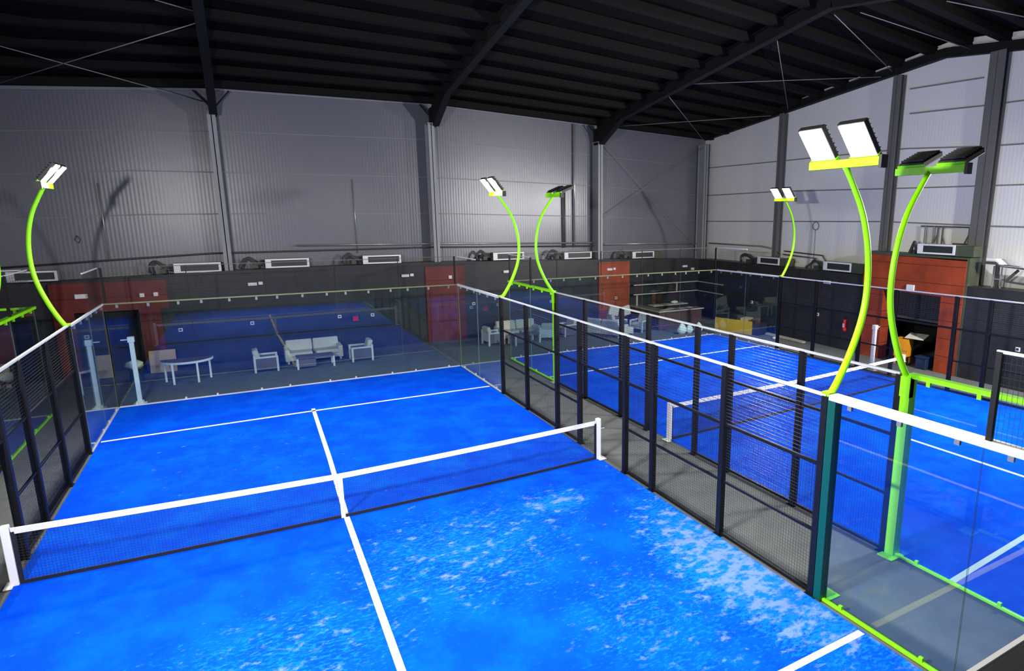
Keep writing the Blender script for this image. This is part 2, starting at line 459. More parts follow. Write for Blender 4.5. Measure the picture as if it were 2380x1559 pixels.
for x, l in ((-9.7, 'dark steel rafter, leftmost, over the court at the left edge'), (-1.9, 'dark steel rafter rising from the first wall column at left'), (6.0, 'dark steel rafter rising above the middle column of the rear wall'), (14.0, 'dark steel rafter crossing above the right-hand court, nearest the gable')):
    rafter(x, l)

def column(x, label, m=M['column'], y=YB - .38, w=.26, d=.56, cut=.95):
    z = roof(x, YB) - cut
    t = thing('steel_column', label, 'column', (x, y, 0), 0, 'steel columns of the rear wall')
    b = MB().box(-w / 2, w / 2, -d / 2, -d / 2 + .03, 0, z).box(-w / 2, w / 2, d / 2 - .03, d / 2, 0, z).box(-.015, .015, -d / 2, d / 2, 0, z)
    b.build('shaft', m, t)
    MB().box(-w / 2 - .02, w / 2 + .02, -d / 2 - .02, d / 2, z, z + .03).build('cap_plate', m, t)
    return t
column(-9.75, 'grey steel column of the rear wall beyond the left edge of the frame')
column(-1.98, 'grey steel column of the rear wall, first from the left')
column(5.82, 'grey steel column of the rear wall behind the far corner of the near court')
column(13.98, 'grey steel column of the rear wall beside the tall thin conduit', M['column'])
column(20.55, 'grey steel column in the far corner of the hall', M['column'], cut=.45)

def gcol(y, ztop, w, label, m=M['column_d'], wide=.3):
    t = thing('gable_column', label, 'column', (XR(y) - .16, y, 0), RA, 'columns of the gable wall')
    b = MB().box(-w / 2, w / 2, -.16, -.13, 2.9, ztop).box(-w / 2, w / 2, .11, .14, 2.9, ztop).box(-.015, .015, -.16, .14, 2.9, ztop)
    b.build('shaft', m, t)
    return t
gcol(9.75, 9.95, .27, 'grey steel column of the gable wall behind the lit far floodlight')
gcol(3.85, 10.45, .33, 'grey steel column of the gable wall rising from the left of the rust-red portal')
gcol(.25, 10.5, .5, 'widest grey steel column of the gable wall right of the rust-red portal')
gcol(-6.5, 9.6, .4, 'grey steel column of the gable wall beyond the right edge of the frame')

# gable beam with pale strip above it
t = thing('gable_beam', 'dark steel beam following the roof slope along the gable wall', 'beam')
def gz(y): return lerp([-14, 2.2, 15.6], [8.75, 10.72, 9.42], y)
b = MB()
for a, c in ((15.6, 2.2), (2.2, -13.4)):
    b.bar((XR(a) - .14, a, gz(a) + .15), (XR(c) - .14, c, gz(c) + .15), .04, .32)
    b.bar((XR(a) - .14, a, gz(a)), (XR(c) - .14, c, gz(c)), .24, .03)
b.build('beam', M['rafter'], t)
b = MB()
for i in range(22):
    ya = 15.0 - i * 1.25; yb = ya - .78
    if yb < -12: break
    b.bar((XR(ya) - .1, ya, gz(ya) + .375), (XR(yb) - .1, yb, gz(yb) + .375), .05, .05)
b.build('pale_strip', M['light_strip'], t, label='pale strip for the wall showing between the purlins')  # pale dashes stand in for the bright wall glimpsed between purlins

# bracing rods
def rod(a, c, label, r=.014):
    tag(MB().tube([a, c], r, 6).build('bracing_rod', M['rod']), label, 'rod', 'roof bracing rods')
rod((-8.1, 11.6, 10.15), (-2.2, 15.3, 9.35), 'thin steel bracing rod falling to the right in the upper left roof corner')
rod((-8.6, 15.4, 8.95), (-1.96, 10.19, 10.68), 'thin steel bracing rod rising to the right in the upper left roof corner')
rod((-2.85, 9.27, 10.86), (-1.98, 9.64, 10.81), 'short thin bracing rod at the top edge left of the first rafter')
rod((14.12, 8.71, 10.40), (19.9, 4.5, 10.5), 'thin steel bracing rod slanting across the roof above the brightest floodlight')
rod((14.6, 14.3, 9.55), (19.9, 10.0, 9.85), 'thin steel bracing rod running from the third column head to the gable beam')
rod((14.3, 4.35, 11.0), (20.0, 9.1, 10.02), 'thin steel bracing rod falling steeply to the gable beam above the far floodlight')
rod((14.15, 10.1, 10.25), (20.2, 15.0, 9.3), 'thin steel bracing rod dropping into the far corner of the roof')
rod((14.56, 2.34, 11.3), (19.8, 4.0, 10.6), 'thin steel bracing rod just below the ridge near the gable')
rod((15.06, 1.82, 11.3), (19.9, 1.2, 10.75), 'long thin bracing rod crossing the ridge near the gable')
rod((15.4, -.6, 11.0), (19.6, -2.4, 10.4), 'thin steel bracing rod beyond the ridge at the top right corner')

# wall bracing on the last rear bay
rod((14.25, YB - .3, 9.0), (20.4, YB - .3, 3.5), 'thin steel cross-brace falling right on the last bay of the rear wall')
rod((14.25, YB - .33, 5.3), (20.5, YB - .33, 9.0), 'thin steel cross-brace rising right on the last bay of the rear wall')

# ------------------------------------------------------------------ low black partition
def part_box(x0, x1, z0=0.0, mat_=None, name=None, y=YP, d=.75):
    b = MB(); xs_ = [x0] + [v for v in (-12, -7, -2.2, 5.4, 13.6) if x0 < v < x1] + [x1]
    for a, c in zip(xs_, xs_[1:]):
        A, C_ = ptop(a), ptop(c)
        vs = [(a, y, z0), (c, y, z0), (c, y, C_), (a, y, A), (a, y + d, z0), (c, y + d, z0), (c, y + d, C_), (a, y + d, A)]
        b._add([Vector(v) for v in vs], [(0, 1, 2, 3), (5, 4, 7, 6), (3, 2, 6, 7), (0, 3, 7, 4), (1, 5, 6, 2), (0, 4, 5, 1)])
    return b
bp_ = MB()
for seg in ((XL, -6.62, 0), (-6.62, -4.85, 2.2), (-4.85, 20.15, 0)):
    q = part_box(*seg); o = len(bp_.v); bp_.v += q.v; bp_.f += [tuple(o + i for i in f) for f in q.f]; bp_.mi += q.mi; bp_.smooth += q.smooth
struct(bp_.build('wall_partition_back', M['black_wall']), 'low black boarded partition along the rear wall')
def XP(y): return 19.25 + .06 * y
def rpart(b, y0, y1, z0, z1a, z1b=None, d=.78, off=0.0):
    z1b = z1a if z1b is None else z1b
    vs = [(XP(y0) + off, y0, z0), (XP(y1) + off, y1, z0), (XP(y1) + off, y1, z1b), (XP(y0) + off, y0, z1a)]
    vs += [(v[0] + d, v[1], v[2]) for v in vs]
    b._add([Vector(v) for v in vs], [(0, 1, 2, 3), (5, 4, 7, 6), (3, 2, 6, 7), (0, 3, 7, 4), (1, 5, 6, 2), (0, 4, 5, 1)])
b = MB(); rpart(b, 15.0, 4.15, 0, 3.12, 3.12); rpart(b, .2, YF, 0, 3.1, 3.15)
struct(b.build('wall_partition_right', M['black_wall']), 'low black boarded partition along the gable wall')

# rust-red portal in the gable partition (door_1)
b = MB()
rpart(b, 4.18, 3.22, 0, 3.98, 3.97, d=.5, off=-.06); rpart(b, .92, .16, 0, 3.93, 3.92, d=.5, off=-.06); rpart(b, 3.22, .92, 2.66, 3.97, 3.93, d=.5, off=-.06)
d1 = struct(b.build('door_1', M['red']), 'tall rust-red boarded portal in the gable wall')
b = MB(); rpart(b, 4.2, .12, 3.97, 4.07, 4.03, d=1.0, off=-.08); rpart(b, .17, .08, 0, 4.03, d=.9, off=-.02)
b.build('capping', M['sheet_d'], d1)
b = MB(); rpart(b, 3.24, .9, 1.68, 2.66, d=.06, off=.45); b.build('roller_shutter', M['black_wall'], d1)
b = MB(); rpart(b, 3.22, .92, 1.64, 1.72, d=.06, off=.36); b.build('shutter_rail', M['pipe_d'], d1)
# recess behind it
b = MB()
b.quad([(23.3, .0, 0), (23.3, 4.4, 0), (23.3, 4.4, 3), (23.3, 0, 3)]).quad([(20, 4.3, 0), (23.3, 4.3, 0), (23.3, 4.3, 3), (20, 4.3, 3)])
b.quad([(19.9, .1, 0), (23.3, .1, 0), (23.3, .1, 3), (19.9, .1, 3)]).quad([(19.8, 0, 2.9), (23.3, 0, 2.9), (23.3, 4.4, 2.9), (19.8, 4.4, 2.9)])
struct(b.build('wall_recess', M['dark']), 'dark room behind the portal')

# red doors in the rear partition
b = MB().box(-7.15, -3.95, YP - .05, YP, 2.2, 3.2).box(-7.15, -6.6, YP - .05, YP, 0, 2.2).box(-4.83, -4.2, YP - .05, YP, 0, 2.2)
d2 = struct(b.build('door_2', M['red_d']), 'dark red surround of the doorway behind the left corner of the near court')
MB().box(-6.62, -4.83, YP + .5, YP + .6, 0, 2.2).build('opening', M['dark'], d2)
d3 = struct(MB().box(5.2, 6.92, YP - .05, YP, 0, 3.28).build('door_3', M['red_d']), 'dark red door panel behind the right corner of the near court')
MB().box(5.35, 6.75, YP - .07, YP - .05, 0, 2.55).build('door_leaf', M['red_d'], d3)
d4 = struct(MB().box(13.78, 15.6, YP - .05, YP, 0, 3.16).build('door_4', M['red']), 'rust-red door panel behind the right-hand court')
MB().box(13.95, 15.0, YP - .07, YP - .05, 0, 2.3).build('door_leaf', M['red'], d4)

# ------------------------------------------------------------------ gallery parapet near the camera
t = struct(MB().box(-3, 19.3, -10.752, -10.737, 3.2, 4.39).build('wall_gallery', M['parapet']), 'grey-brown gallery parapet')
MB().box(-3, 19.3, -10.750, -10.739, 4.39, 4.395, 0).build('edge_trim', M['white'], t)
struct(MB().box(XL + .1, 19.0, YF, -10.75, 3.0, 3.2).build('floor_gallery', M['carpet']), 'floor of the viewing gallery')

# ------------------------------------------------------------------ courts
def court(x0, x1, y0, y1, label, lines, off=(0, 0, 0), tm='turf_new'):
    t = thing('padel_court_surface', label, 'court', off)
    MB().box(x0 - off[0], x1 - off[0], y0, y1, .002, .018).build('artificial_turf', M[tm], t)
    for pl in lines:
        b = MB()
        for a, c in zip(pl, pl[1:]):
            a = Vector((a[0] - off[0], a[1], .0195)); c = Vector((c[0] - off[0], c[1], .0195)); d = (c - a).normalized(); s = Vector((-d.y, d.x, 0)) * .048
            b.box(0, 0, 0, 0, 0, 0) if False else b._add([a - s, c - s, c + s, a + s, a - s - Vector((0, 0, .004)), c - s - Vector((0, 0, .004)), c + s - Vector((0, 0, .004)), a + s - Vector((0, 0, .004))], [(0, 1, 2, 3), (4, 7, 6, 5), (0, 4, 5, 1), (1, 5, 6, 2), (2, 6, 7, 3), (3, 7, 4, 0)])
        b.build('court_line', M['line'], t)
    return t
court(-5, 5, -10, 10, 'bright blue worn turf of the near court with white lines', [[(-4.97, 6.85), (-.2, 6.93), (4.97, 6.89)], [(-4.97, -6.95), (4.97, -6.91)], [(-.22, 7.16), (-.3, 3), (-.4, -.2), (-.43, -4.6), (-.45, -7.1)]], tm='turf')
court(7.1, 17.12, -10, 10.2, 'bright blue turf of the right-hand court with white lines', [[(7.14, 6.96), (12.2, 7.1), (17.1, 7.15)], [(7.15, -6.84), (17.1, -6.25)], [(12.2, 7.3), (12.2, -6.4)]])
court(-16.5, -6.5, -10, 10.0, 'blue turf of the court at the left edge of the frame', [[(-16.4, 6.78), (-6.55, 6.78)], [(-11.5, 7), (-11.5, -7)]], off=(-9, 0, 0))

# ---- fences and glass
def post(b, x, y, z0, z1, w=.11): b.box(x - w / 2, x + w / 2, y - w / 2, y + w / 2, z0, z1)

def wire_panel(x0, y0, x1, y1, z0, z1, sp=.05, t_=.003, sv=None, tv=None):
    b = MB(); L = math.hypot(x1 - x0, y1 - y0); n = max(1, round(L / (sv or sp))); d = Vector(((x1 - x0) / L, (y1 - y0) / L, 0))
    for i in range(1, n):
        p = Vector((x0, y0, 0)) + d * (L * i / n)
        b.bar((p.x, p.y, z0), (p.x, p.y, z1), tv or t_, caps=False)
    k = max(1, round((z1 - z0) / sp))
    for i in range(0, k + 1):
        z = z0 + (z1 - z0) * i / k
        b.bar((x0, y0, z), (x1, y1, z), t_, caps=False)
    return b

def mesh_fence(label, X, ys_, door=None, far_green=False, group='mesh side fences of the courts'):
    """posts at ys_, mesh to 3 m, rails at 1 m, 2 m and 3 m; `door` = index of the open bay"""
    t = thing('mesh_fence', label, 'fence', (X, 0, 0), 0, group)
    for y in ys_:
        b = MB(); post(b, 0, y, 0, 2.99, .10); b.build('fence_post', M['black'], t)
        MB().box(-.09, .09, y - .09, y + .09, 0, .012).build('foot_plate', M['black'], t)
    for i, (ya, yb) in enumerate(zip(ys_, ys_[1:])):
        if door is not None and i == door:
            pass
        else:
            wire_panel(0, ya - .05, 0, yb + .05, .06, 1.97).build('wire_mesh', M['wire'], t)
            MB().bar((0, ya - .05, 1.0), (0, yb + .05, 1.0), .035, .04).build('mid_rail', M['black'], t)
            MB().bar((0, ya - .05, .045), (0, yb + .05, .045), .04, .05).build('bottom_rail', M['black'], t)
        wire_panel(0, ya - .05, 0, yb + .05, 2.03, 2.97, sp=.058, sv=.12, t_=.0045, tv=.002).build('upper_wire_mesh', M['wire_g'], t, label='grey closely wired upper mesh')
        MB().bar((0, ya - .05, 2.0), (0, yb + .05, 2.0), .04, .045).build('mid_rail', M['black'], t)
        MB().bar((0, ya, 3.0), (0, yb, 3.0), .05, .035).build('top_rail', M['rail_w'], t, label='top rail paled as if catching the light')
    return t

def glass_wall(label, p0, p1, panes, rail='w', base='w', mesh_on=(), post0=None, group='glass court walls', railw=.08, posts4=()):
    """glass 3 m high from p0 to p1 in `panes` panes; mesh_on: indices of panes that carry 1 m mesh above"""
    p0 = Vector((*p0, 0)); p1 = Vector((*p1, 0)); L = (p1 - p0).length; ang = math.atan2(p1.y - p0.y, p1.x - p0.x)
    t = thing('glass_court_wall', label, 'glass wall', p0, ang, group)
    rm = {'g': M['green'], 'o': M['rail_o']}.get(rail, M['rail_w']); bm = M['green'] if base == 'g' else M['rail_w']
    for i in range(panes):
        a = L * i / panes + .006; c = L * (i + 1) / panes - .006
        b = MB(); o = len(b.v)
        vs = [Vector((x, y, z)) for x in (a, c) for y in (-.006, .006) for z in (.04, 2.97)]
        b._add(vs, [(0, 4, 5, 1), (2, 3, 7, 6)], 0); b._add(vs, [(0, 1, 3, 2), (4, 6, 7, 5), (0, 2, 6, 4), (1, 5, 7, 3)], 1)
        b.build('glass_pane', [M['glass'], M['glass_edge']], t)
        for f in (.14, .5, .86):
            xx = a + (c - a) * f
            MB().box(xx - .03, xx + .03, -.02, .02, 2.88, 2.97).build('clamp', M['green'] if rail == 'g' else M['rail_girt'], t)
        for f in (.2, .8):
            xx = a + (c - a) * f
            MB().box(xx - .025, xx + .025, -.02, .02, .03, .1).build('base_clamp', M['green'] if base == 'g' else M['rail_w'], t)
        if i in mesh_on:
            wire_panel(a, 0, c, 0, 3.04, 3.97, sp=.075, sv=.05).build('wire_mesh', M['wire'], t)
            MB().bar((a, 0, 4.0), (c, 0, 4.0), .018 if rail == 'o' else .03, .018 if rail == 'o' else .03).build('mesh_top_rail', M['pipe_d'] if rail == 'o' else M['rail_w'], t)
    MB().bar((0, 0, 3.0), (L, 0, 3.0), railw, min(railw, .07)).build('top_rail', rm, t)
    MB().bar((0, 0, .03), (L, 0, .03), .05, .035).build('base_rail', bm, t)
    for x in posts4:
        hw = .012 if .1 < x < 9.9 and rail == 'o' else .028
        MB().box(x - hw, x + hw, -hw, hw, 3.03, 4.0).build('mesh_post', M['black'], t)
    return t

# near court
Y1 = [5.95, 4.1, 2.2, 1.0, -1.0, -2.0, -4.0, -6.0]
mesh_fence('black mesh side fence along the right of the near court, foreground', 5.08, Y1, door=3)
mesh_fence('black mesh side fence along the left of the near court, cut by the left edge', -5.08, [6.1, 4.1, 2.3, 1.0, -1.0, -2.0, -4.0], door=3)
glass_wall('five-pane glass back wall of the near court with mesh above', (-5, 10.03), (5, 10.03), 5, 'o', 'w', (0, 1, 2, 3, 4), posts4=(.04, 2, 4, 6, 8, 9.96), railw=.035)
glass_wall('glass side wall at the far left corner of the near court', (-5.03, 10), (-5.03, 6.15), 2, 'w', 'w', (0,), railw=.05, posts4=())
glass_wall('glass side wall at the far right corner of the near court', (5.05, 10), (5.05, 6.05), 2, 'w', 'w', (0,), railw=.07, posts4=())
t = glass_wall('glass side wall at the near right of the near court with broad rail paled as if lit', (5.1, -6.08), (5.1, -10), 2, 'w', 'g', (1,), railw=.17, posts4=(2.0,))
b = MB().box(-.02, .10, -.07, .07, .01, 3.0); b.build('corner_post', M['green_shaded'], t, label='green post with its shade painted in')
MB().box(-.10, .16, .06, .30, .005, .02).build('foot_plate', M['green'], t)
MB().box(-.04, .10, .04, .26, .02, .035).build('foot_plate', M['green'], t)

# right-hand court
Y2 = [6.15, 4.25, 2.25, 1.0, -.9, -2.0, -3.85, -5.76]
mesh_fence('black mesh side fence along the left of the right-hand court, across the grey walkway', 7.04, Y2, door=3)
mesh_fence('black mesh side fence along the far right of the right-hand court', 17.2, [6.3, 4.5, 2.5, 1.2, -.8, -1.8, -3.8, -5.8], door=3)
glass_wall('glass back wall of the right-hand court in front of the bar counter', (7.1, 10.24), (17.15, 10.15), 5, 'o', 'w', (0, 1, 2, 3, 4), posts4=(.04, 2, 4, 6, 8, 10), railw=.035)
glass_wall('glass side wall with lime green rails at the far left corner of the right-hand court', (7.08, 10.2), (7.08, 6.35), 2, 'g', 'g', (0,), railw=.12, posts4=(2.0,))
glass_wall('glass side wall at the far right corner of the right-hand court', (17.18, 10.1), (17.18, 6.4), 2, 'w', 'w', (0,), railw=.06)
t = glass_wall('glass side wall with lime green rails at the near left of the right-hand court', (7.08, -5.9), (7.08, -10), 2, 'g', 'g', (1,), railw=.13)
MB().box(-.09, .06, -.08, .08, .01, 3.0).build('corner_post', M['green'], t)
MB().box(-.12, .14, -.22, .10, .004, .02).build('foot_plate', M['green'], t)
t = thing('corner_post', 'lime green far corner post of the right-hand court', 'post', (7.04, 6.30, 0))
MB().box(-.05, .05, -.05, .05, 0, 3.0).build('shaft', M['green'], t)
MB().box(-.12, .12, -.12, .12, 0, .015).build('foot_plate', M['rail_w'], t)

# left-edge court
mesh_fence('black mesh side fence of the court at the left edge', -6.52, [6.0, 4.0, 2.0, 1.0, -1.0], door=3)
t = glass_wall('glass side wall with lime green rails of the court at the left edge', (-6.52, 10.2), (-6.52, 6.05), 2, 'g', 'g', (0,), railw=.12, posts4=(2,))
MB().box(4.1, 4.2, -.05, .05, 0, 3.0).build('corner_post', M['green'], t)
MB().box(4.0, 4.25, -.25, .1, .004, .02).build('foot_plate', M['green'], t)
glass_wall('glass back wall of the court at the left edge', (-16.4, 10.1), (-6.6, 10.1), 5, 'g', 'w', (3, 4), railw=.06)

# ------------------------------------------------------------------ nets
def net(label, A, C_, bow, zmid, xm, strap=True):
    """A, C_: post positions (x, y); bow: how far the middle hangs off the straight line; zmid: height at the centre strap"""
    t = thing('padel_net', label, 'net', ((A[0] + C_[0]) / 2, (A[1] + C_[1]) / 2, 0), 0, 'court nets')
    ox, oy = t.location.x, t.location.y
    N_ = 40
    def P(f, z):
        x = A[0] + (C_[0] - A[0]) * f; y = A[1] + (C_[1] - A[1]) * f + bow * 4 * f * (1 - f)
        return Vector((x - ox, y - oy, z))
    fm = (xm - A[0]) / (C_[0] - A[0])
    def zt(f): return .92 - (.92 - zmid) * (1 - abs(f - fm) / (fm if f < fm else 1 - fm)) ** 1.2 if 0 <= f <= 1 else .92
    f0, f1 = .006, .994
    b = MB()
    nv = 222
    for i in range(nv + 1):
        f = f0 + (f1 - f0) * i / nv
        b.bar(P(f, .05), P(f, zt(f) - .05), .0035, caps=False)
    for j in range(19):
        for i in range(N_):
            fa = f0 + (f1 - f0) * i / N_; fb = f0 + (f1 - f0) * (i + 1) / N_
            b.bar(P(fa, .06 + (zt(fa) - .12) * j / 18), P(fb, .06 + (zt(fb) - .12) * j / 18), .0035, caps=False)
    b.build('net_mesh', M['net'], t)
    def band(z0f, z1f, th, m_, name):
        b = MB()
        for i in range(N_):
            fa = f0 + (f1 - f0) * i / N_; fb = f0 + (f1 - f0) * (i + 1) / N_
            a = P(fa, 0); c = P(fb, 0); n = Vector((0, th / 2, 0))
            vs = [a - n + Vector((0, 0, z0f(fa))), c - n + Vector((0, 0, z0f(fb))), c - n + Vector((0, 0, z1f(fb))), a - n + Vector((0, 0, z1f(fa))),
                  a + n + Vector((0, 0, z0f(fa))), c + n + Vector((0, 0, z0f(fb))), c + n + Vector((0, 0, z1f(fb))), a + n + Vector((0, 0, z1f(fa)))]
            b._add(vs, [(0, 1, 2, 3), (5, 4, 7, 6), (3, 2, 6, 7), (0, 4, 5, 1)])
        b.build(name, m_, t)
    band(lambda f: zt(f) - .095, lambda f: zt(f), .02, M['band'], 'top_band')
    band(lambda f: .02, lambda f: .075, .02, M['net'], 'bottom_band')
    p = P(fm, 0)
    if strap: MB().box(p.x - .035, p.x + .035, p.y - .016, p.y + .016, .02, zt(fm) - .01).build('centre_strap', M['band'], t)
    for f in (f0 + .001, f1 - .001):
        q = P(f, 0); MB().box(q.x - .03, q.x + .03, q.y - .012, q.y + .012, .03, .86).build('side_band', M['net'], t)
    for (x, y), s in ((A, -1), (C_, 1)):
        x -= ox; y -= oy
        MB().box(x - .05, x + .05, y - .05, y + .05, .02, .97).build('net_post', M['white'], t, bevel=.012)
        MB().box(x - .07 + s * .05, x + .07 + s * .09, y - .12, y + .12, .018, .032).build('foot_plate', M['white'], t)
    MB().tube([(C_[0] - ox + .05, C_[1] - oy, .72), (C_[0] - ox + .16, C_[1] - oy, .72)], .012).build('tension_crank', M['white'], t)
    return t
net('sagging black net with white top band across the near court', (-4.98, .05), (4.95, -.08), -.15, .865, -.45)
net('black net with white top band across the right-hand court', (7.05, .07), (16.8, .50), -.06, .89, 12.2, strap=False)
net('black net of the court at the left edge', (-16.4, 0), (-6.6, 0), 0, .88, -11.5)

# ------------------------------------------------------------------ floodlight posts
def floodlight(label, x, y, s, lit, group='curved floodlight posts', reach=.62, topz=6.0, tilt=30, power=1.0, yaw=0):
    """s = +1: the post bows towards +x and its heads face -x; s = -1 the other way"""
    t = thing('floodlight_post', label, 'floodlight', (x, y, 0), 0, group)
    pts = []
    z0 = 2.96
    ctrl = [(0, z0), (.17, 3.16), (.40, 3.53), (.60, 4.0), (.66, 4.45), (.60, 4.95), (.42, 5.42), (.15, 5.8), (-.02, topz)]
    for i in range(len(ctrl) - 1):
        p0 = ctrl[max(i - 1, 0)]; p1 = ctrl[i]; p2 = ctrl[i + 1]; p3 = ctrl[min(i + 2, len(ctrl) - 1)]
        for k in range(5):
            u = k / 5
            q = [.5 * ((2 * p1[j]) + (-p0[j] + p2[j]) * u + (2 * p0[j] - 5 * p1[j] + 4 * p2[j] - p3[j]) * u * u + (-p0[j] + 3 * p1[j] - 3 * p2[j] + p3[j]) * u ** 3) for j in (0, 1)]
            pts.append((s * q[0] * reach / .66, 0, q[1]))
    pts.append((s * ctrl[-1][0], 0, topz))
    MB().tube(pts, .05, 10, taper=(1.0, .72)).build('curved_pole', M['green'], t)
    if not lit: MB().box(-.075, .03, -.10, .06, 2.66, 2.98).build('mounting_bracket', M['green'], t)
    else: MB().box(-.06, .06, -.06, .06, 3.02, 3.05).build('mounting_plate', M['green'], t)
    MB().bar((s * -.03, -.52, topz + .02), (s * -.03, .52, topz + .02), .09, .10).build('crossbar', M['green'], t)
    MB().box(s * -.03 - .06, s * -.03 + .06, -.56, -.52, topz - .06, topz + .09).build('end_cap', M['lamp_body'], t)
    a = math.radians(tilt); ht = math.radians(50 if lit else 22)
    for dy in (-.3, .3):
        # local axes: e = outwards over the court and slightly up, n = lens normal (down and inwards)
        e = Vector((-s * math.cos(ht), 0, math.sin(ht)))
        n = Vector((-s * math.sin(ht), 0, -math.cos(ht)))
        c = Vector((s * -.03, dy, topz + .10)) + e * .24
        Rm = Matrix(((e.x, 0, -n.x, c.x), (0, 1, 0, c.y), (e.z, 0, -n.z, c.z), (0, 0, 0, 1)))
        h = MB().box(-.24, .24, -.19, .19, -.035, .04, mt=Rm)
        for q in range(7): h.box(-.2 + q * .065, -.185 + q * .065, -.18, .18, .04, .075, mt=Rm)
        head = h.build('floodlight_head', M['lamp_body'], t, bevel=.008)
        MB().box(-.22, .22, -.17, .17, -.045, -.034, mt=Rm).build('lens', M['lens'] if lit else M['lens_off'], head)
        MB().box(-.27, -.22, -.2, .2, -.05, .02, mt=Rm).build('hinge_bracket', M['green'], t)
        if lit:
            ld = bpy.data.lights.new('flood_lamp', 'AREA'); ld.shape = 'RECTANGLE'; ld.size = .44; ld.size_y = .34
            ld.energy = LAMP_POWER * power; ld.color = LAMP_COL
            lo = bpy.data.objects.new('flood_lamp', ld); COL.objects.link(lo); lo.parent = t
            yw = math.radians(yaw)
            nn = Vector((-s * math.cos(a) * math.cos(yw), math.cos(a) * math.sin(yw), -math.sin(a)))
            lo.location = c + n * .09 + nn * .02
            lo.rotation_euler = nn.to_track_quat('-Z', 'Y').to_euler()
    return t
floodlight('lit floodlight on curved lime post, largest glare, by the near right of the near court', 5.1, -6.0, 1, True, power=.9, yaw=4)
floodlight('lit floodlight on curved lime post at the far right corner of the near court', 5.1, 5.97, 1, True, power=.6, yaw=-28)
floodlight('lit floodlight on curved lime post at the far left of the near court', -5.08, 6.1, -1, True, reach=.42, power=.9, yaw=-28)
floodlight('lit floodlight on a curved post left of the gallery, out of frame', -5.12, -5.98, -1, True, power=3.1, yaw=22, tilt=12)
floodlight('unlit twin floodlight on curved lime post at the near left of the right-hand court', 7.06, -5.86, -1, False)
floodlight('unlit twin floodlight on curved lime post at the far left of the right-hand court', 7.04, 6.28, -1, False)
floodlight('lit floodlight on thin curved lime post farthest away by the gable wall', 17.2, 6.3, 1, True, power=1.0, yaw=5)
floodlight('lit floodlight on a curved post beside the gable wall, out of frame', 17.22, -6.0, 1, True, power=3.9, yaw=50, tilt=24)
floodlight('lit floodlight on a curved post at the far-left court, out of frame', -16.6, -6.0, -1, True, power=.4, yaw=5, tilt=40)
floodlight('curved lime floodlight post of the court at the left edge, head out of frame', -6.48, 5.95, 1, False, reach=.48)

# ------------------------------------------------------------------ air-conditioning units, hoses, pipes
def ac(name_label, x, y, z, wdt, h, rz=0.0, body=None, side='r'):
    t = thing('air_conditioner', name_label, 'air conditioner', (x, y, z), rz, 'air conditioners above the partition')
    d = .32
    MB().box(0, wdt, 0, d, 0, h).build('casing', M['sheet'], t)
    f = MB().box(0, wdt, -.03, 0, 0, .055).box(0, wdt, -.03, 0, h - .055, h).box(0, .2, -.03, 0, .055, h - .055).box(wdt - .075, wdt, -.03, 0, .055, h - .055)
    f.build('front_frame', M['white'], t)
    g = MB().box(.2, wdt - .075, -.008, 0, .055, h - .055)
    for i in range(5): g.box(.2, wdt - .075, -.02, -.008, .07 + i * (h - .13) / 5, .082 + i * (h - .13) / 5)
    g.build('grille', M['grille'], t)
    if body:
        MB().box(wdt, wdt + body, .02, .5, -.03, h - .02).build('duct_box', M['sheet_d'], t)
    return t
acs = [(-8.15, 3.29, 1.27, 'white framed air conditioner at the left edge, partly behind the curved lime post'),
       (-3.67, 3.46, 1.45, 'white framed air conditioner left of the first rear-wall column'),
       (-.78, 3.50, 1.52, 'white framed air conditioner right of the first rear-wall column'),
       (2.74, 3.49, 1.52, 'white framed air conditioner left of the middle rear-wall column'),
       (8.34, 3.42, 1.5, 'white framed air conditioner behind the far right floodlight post of the near court'),
       (11.95, 3.38, 1.5, 'white framed air conditioner just left of the third rear-wall column'),
       (15.86, 3.34, 1.35, 'greyer air conditioner right of the third rear-wall column')]
def hose(x, y, z, rz, label, seed, n=3, wide=.75):
    t = thing('hose_bundle', label, 'hose', (x, y, z), rz, 'insulated hose bundles beside the air conditioners')
    rnd = random.Random(seed)
    for i in range(n):
        p = [(-wide * rnd.uniform(.8, 1.15), .1 + .06 * i, .02), (-wide * .9, .15, .22 + rnd.uniform(-.03, .1)), (-wide * .65, .12, .38 + rnd.uniform(-.06, .06)),
             (-wide * .35, .08, .22 + rnd.uniform(-.08, .08)), (-wide * .12, .1, .12 + .07 * i), (.02, .12, .12 + .07 * i)]
        q = []
        for j in range(len(p) - 1):
            p0 = p[max(j - 1, 0)]; p1 = p[j]; p2 = p[j + 1]; p3 = p[min(j + 2, len(p) - 1)]
            for k in range(4):
                u = k / 4
                q.append([.5 * ((2 * p1[m_]) + (-p0[m_] + p2[m_]) * u + (2 * p0[m_] - 5 * p1[m_] + 4 * p2[m_] - p3[m_]) * u * u + (-p0[m_] + 3 * p1[m_] - 3 * p2[m_] + p3[m_]) * u ** 3) for m_ in range(3)])
        q.append(p[-1])
        MB().tube(q, .035 if i else .05, 8).build('hose', M['hose'], t)
    MB().box(-wide * .55, -wide * .3, .0, .25, 0, .16).build('junction_box', M['sheet_d'], t)
    return t
for i, (x, z, wd, l) in enumerate(acs):
    ac(l, x, YP + .12, ptop(x) + .03 if i else 3.3, wd, .34, 0, body=(.5 if i == 6 else None))
where = ['at the left edge', 'left of the first rear-wall column', 'right of the first rear-wall column', 'left of the middle rear-wall column', 'right of the near court corner', 'left of the third rear-wall column', 'right of the third rear-wall column']
for i, (x, z, wd, l) in enumerate(acs):
    if i: hose(x - .02, YP + .2, ptop(x - .4) + .04, 0, 'tangled dark insulated hoses beside the air conditioner ' + where[i], i)
ac('grey framed air conditioner on the gable partition, nearest the far corner', XP(10.43) + .1, 10.43, 3.17, 1.47, .34, RA, .4)
